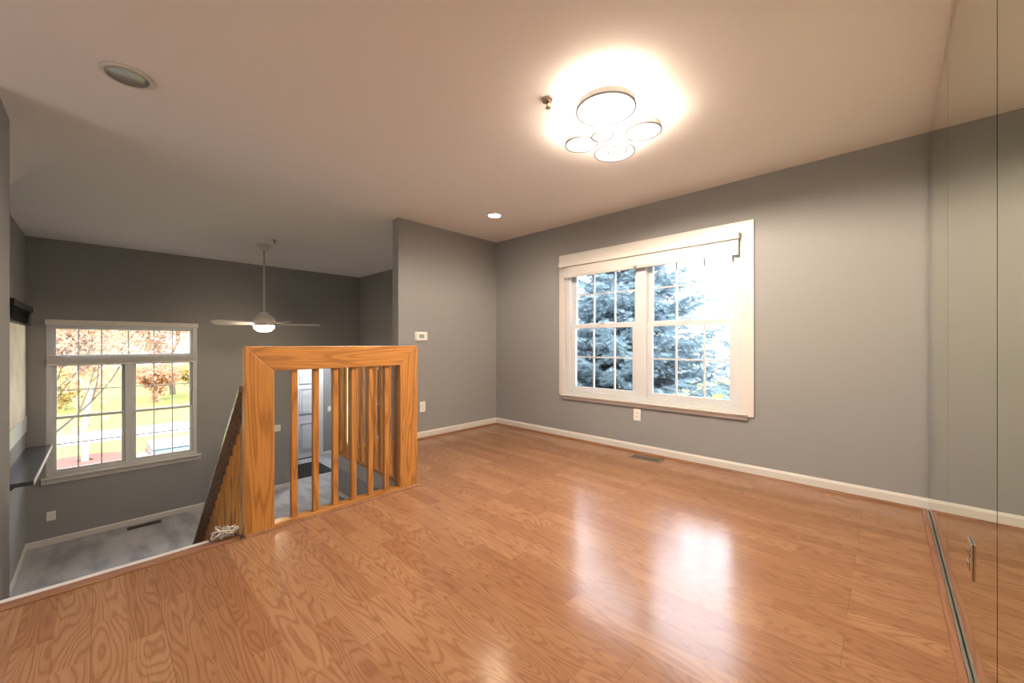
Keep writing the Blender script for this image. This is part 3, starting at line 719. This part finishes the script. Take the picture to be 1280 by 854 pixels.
def spruce(x, y, z0, h, rad, seed, label, dens=1.0):
    rs = random.Random(seed)
    t = thing('spruce_tree', (x, y, z0), label, 'tree', 'blue spruces outside the wide window')
    tk = MB().tube([(x, y, z0), (x, y, z0+h*.5), (x, y, z0+h)], [.16, .09, .01], 8)
    fo = MB()
    def twig(p, d, L, w_):
        d = d.normalized()
        a = Vector((0, 0, 1)) if abs(d.z) < .8 else Vector((1, 0, 0))
        u = d.cross(a).normalized(); v = d.cross(u)
        n = 7
        for k in range(n):
            s0 = p+d*(L*k/n)
            for j in range(5):
                an = j*1.2566+k*.7; side = u*math.cos(an)+v*math.sin(an)
                tip = s0+d*(w_*1.1)+side*w_
                q = d.cross(side)*(w_*.16)
                i = len(fo.v); fo.v += [tuple(s0-q), tuple(s0+q), tuple(tip)]; fo.f.append((i, i+1, i+2))
    z = z0+.3
    while z < z0+h-.1:
        fr = 1-(z-z0)/h; R_ = rad*(fr**.8)*rs.uniform(.85, 1.1)
        nb = max(5, int(11*dens))
        a0 = rs.random()*6
        for b in range(nb):
            a = a0+2*math.pi*b/nb+rs.uniform(-.2, .2); L = R_*rs.uniform(.75, 1.15)
            base = Vector((x, y, z+rs.uniform(-.12, .12)))
            out = Vector((math.cos(a), math.sin(a), 0)); lat = Vector((-math.sin(a), math.cos(a), 0))
            pts = [base+out*(L*s)+Vector((0, 0, -.22*L*math.sin(s*2.4)+.10*L*s*s*1.5)) for s in (0, .25, .5, .75, 1)]
            tk.tube(pts, [.022, .018, .013, .009, .004], 4, False)
            ns = max(4, int(L/.115))
            for k in range(1, ns+1):
                s = .15+.85*k/ns; q = s*4; i0 = min(3, int(q)); p = pts[i0].lerp(pts[i0+1], q-i0)
                tl = (.18+.55*(1-s))*rs.uniform(.7, 1.2)*min(1, L)
                for sg in (-1, 1):
                    dd = (out*.7+lat*sg*.9+Vector((0, 0, rs.uniform(-.35, .15)))).normalized()
                    nn = max(1, int(tl/.16))
                    for e in range(nn):
                        pp = p+dd*(tl*e/nn)
                        twig(pp, dd+Vector((rs.uniform(-.3, .3), rs.uniform(-.3, .3), rs.uniform(-.3, .25))), .17, .04)
                        if rs.random() < .75:
                            twig(pp, dd+out*.7*rs.choice((-1, 1))+Vector((0, 0, rs.uniform(-.8, .1))), .14, .036)
                if k == ns: twig(p, out, .22, .04)
        z += .30/dens*(.7+.3*fr)
    tk.build('trunk', 'barkd', t, fix=False)
    fo.build('foliage', 'spruce', t, fix=False)
spruce(-3.95, 7.6, -3.0, 7.2, 3.4, 11, 'large blue spruce filling the left half of the wide window', 1.25)
spruce(-2.3, 14.6, -3.0, 9.8, 2.6, 5, 'smaller blue spruce at the right edge of the wide window', 1.0)

def leafy(name, base, h, spread, nleaf, leafsize, m, seed, label, trunk=.1, bark='bark', lean=(0, 0), depth=4, group=None, cat='tree', fork=.25):
    rs = random.Random(seed)
    t = thing(name, base, label, cat, group)
    tk = MB(); tips = []
    def grow(p, d, L, r, lev):
        q = p+d*L*.5+Vector((rs.uniform(-.04, .04), rs.uniform(-.04, .04), .02))*L; e = q+(d+Vector((rs.uniform(-.2, .2), rs.uniform(-.2, .2), .1))).normalized()*L*.5
        tk.tube([p, q, e], [r, r*.8, r*.6], 6, False)
        tips.append(q); tips.append(e)
        if lev > 0:
            for k in range(3 if lev > 1 else 2):
                nd = (d+Vector((rs.uniform(-1, 1)*spread, rs.uniform(-1, 1)*spread, rs.uniform(-.15, .5)))).normalized()
                grow(e if k else q.lerp(e, .5), nd, L*rs.uniform(.62, .85), r*.55, lev-1)
    d0 = Vector((lean[0], lean[1], 1)).normalized()
    grow(Vector(base), d0, h*fork, trunk, depth)
    fo = MB()
    for k in range(nleaf):
        p = rs.choice(tips)+Vector([rs.gauss(0, h*.035) for _ in range(3)])
        a, b = Vector([rs.uniform(-1, 1) for _ in range(3)]).normalized(), Vector([rs.uniform(-1, 1) for _ in range(3)]).normalized()
        b = a.cross(b).normalized(); s = leafsize*rs.uniform(.6, 1.3)
        i = len(fo.v); c = a.cross(b)*s*.18
        fo.v += [tuple(p-a*s), tuple(p+b*s*.5+c), tuple(p+a*s), tuple(p-b*s*.5+c)]; fo.f += [(i, i+1, i+2, i+3)]
    tk.build('trunk', bark, t, fix=False); fo.build('foliage', m, t, fix=False)
leafy('maple_tree', (-12.2, -1.55, -2.6), 8, .55, 2600, .05, 'leaf_o', 4, 'sparse tree with bare diagonal limbs just outside the far window', .055, 'barkd', (0, .5), 5, fork=.2)
leafy('maple_tree', (-19.5, -.4, -2.88), 8.5, .7, 5200, .12, 'leaf_o', 9, 'pale-trunked maple with orange leaves standing in the mulch bed', .10, mat('pale bark', (.36, .31, .27, 1), .9, var=.2, bscale=9))
leafy('maple_tree', (-30, -5.0, -2.7), 11, .75, 6000, .17, 'leaf_y', 14, 'broad yellow tree across the street at left', .2)
leafy('maple_tree', (-36, 3.4, -2.4), 9, .75, 5000, .17, 'leaf_o', 15, 'orange tree across the street before the pale house', .2)
leafy('autumn_shrub', (-33, 2.3, -2.9), 5.5, 1.0, 6500, .14, 'leaf_o', 16, 'low orange shrub across the street', .06, cat='shrub', fork=.15)
leafy('autumn_shrub', (-34, 4.6, -2.85), 5.5, 1.0, 6000, .14, 'leaf_y', 17, 'low yellow shrub across the street', .06, cat='shrub', fork=.15)
leafy('autumn_shrub', (-33, -1.6, -2.9), 5.2, 1.0, 6000, .14, 'leaf_y', 27, 'low golden shrub behind the sparse near tree', .06, cat='shrub', fork=.15)

# house across the street
def house(c, L, D, h, ridge, rot, label):
    t = thing('house', c, label, 'house')
    x, y, z = c
    B(x-D/2, x+D/2, y-L/2, y+L/2, z, z+h).build('wall', 'siding', t)
    MB().prism([(x-D/2-.4, z+h), (x+D/2+.4, z+h), (x, z+h+ridge)], 1, y-L/2-.4, y+L/2+.4).build('roof', 'roof', t)
    for k in range(int(L/2.4)):
        yy = y-L/2+1.2+k*2.4
        f = B(x+D/2, x+D/2+.06, yy-.55, yy+.55, z+1.0, z+2.4).build('window', 'vinyl', t)
        B(x+D/2+.06, x+D/2+.07, yy-.46, yy+.46, z+1.09, z+2.31).build('pane', 'carglass', f)
    for k in range(1, int(h/.25)):
        pass
    B(x+D/2, x+D/2+.08, y-.5, y+.5, z, z+2.1).build('door', 'roof', t)
house((-50, 12.0, -1.9), 12, 9, 5.2, 3.2, 0, 'pale sided house with brown roof across the street')
house((-52, -8.0, -1.9), 13, 9, 5.0, 3.2, 0, 'pale house half hidden behind the yellow tree')

# parked car
cx_, cy_, cz_ = -13.6, 1.55, -2.885
t = thing('parked_car', (cx_, cy_, cz_), 'silver car parked below the far window', 'car')
prof = [(-2.2, .35), (-2.2, .75), (-1.3, .92), (-.6, 1.38), (.7, 1.42), (1.5, 1.0), (2.2, .9), (2.25, .4)]
MB().prism([(cx_+a, cz_+b) for a, b in [(-2.2, .3), (-2.25, .62), (-2.0, .82), (-1.15, .92), (1.5, .98), (2.1, .92), (2.25, .6), (2.2, .3)]], 1, cy_-.88, cy_+.88).build('body', 'carpaint', t, bevel=.08)
MB().prism([(cx_+a, cz_+b) for a, b in [(-1.15, .92), (-.45, 1.36), (.75, 1.38), (1.5, .97)]], 1, cy_-.76, cy_+.76).build('cabin_glass', 'carglass', t, bevel=.05)
MB().prism([(cx_+a, cz_+b) for a, b in [(-.5, 1.36), (-.35, 1.43), (.65, 1.44), (.8, 1.38)]], 1, cy_-.74, cy_+.74).build('roof_panel', 'carpaint', t, bevel=.03)
for a in (-1.4, 1.4):
    for sgn in (-1, 1):
        MB().lathe([(0, -.1), (.3, -.1), (.33, -.07), (.33, .07), (.3, .1), (0, .1)], (cx_+a, cy_+sgn*.82, cz_+.33), 24, 1).build('wheel', 'tyre', t)
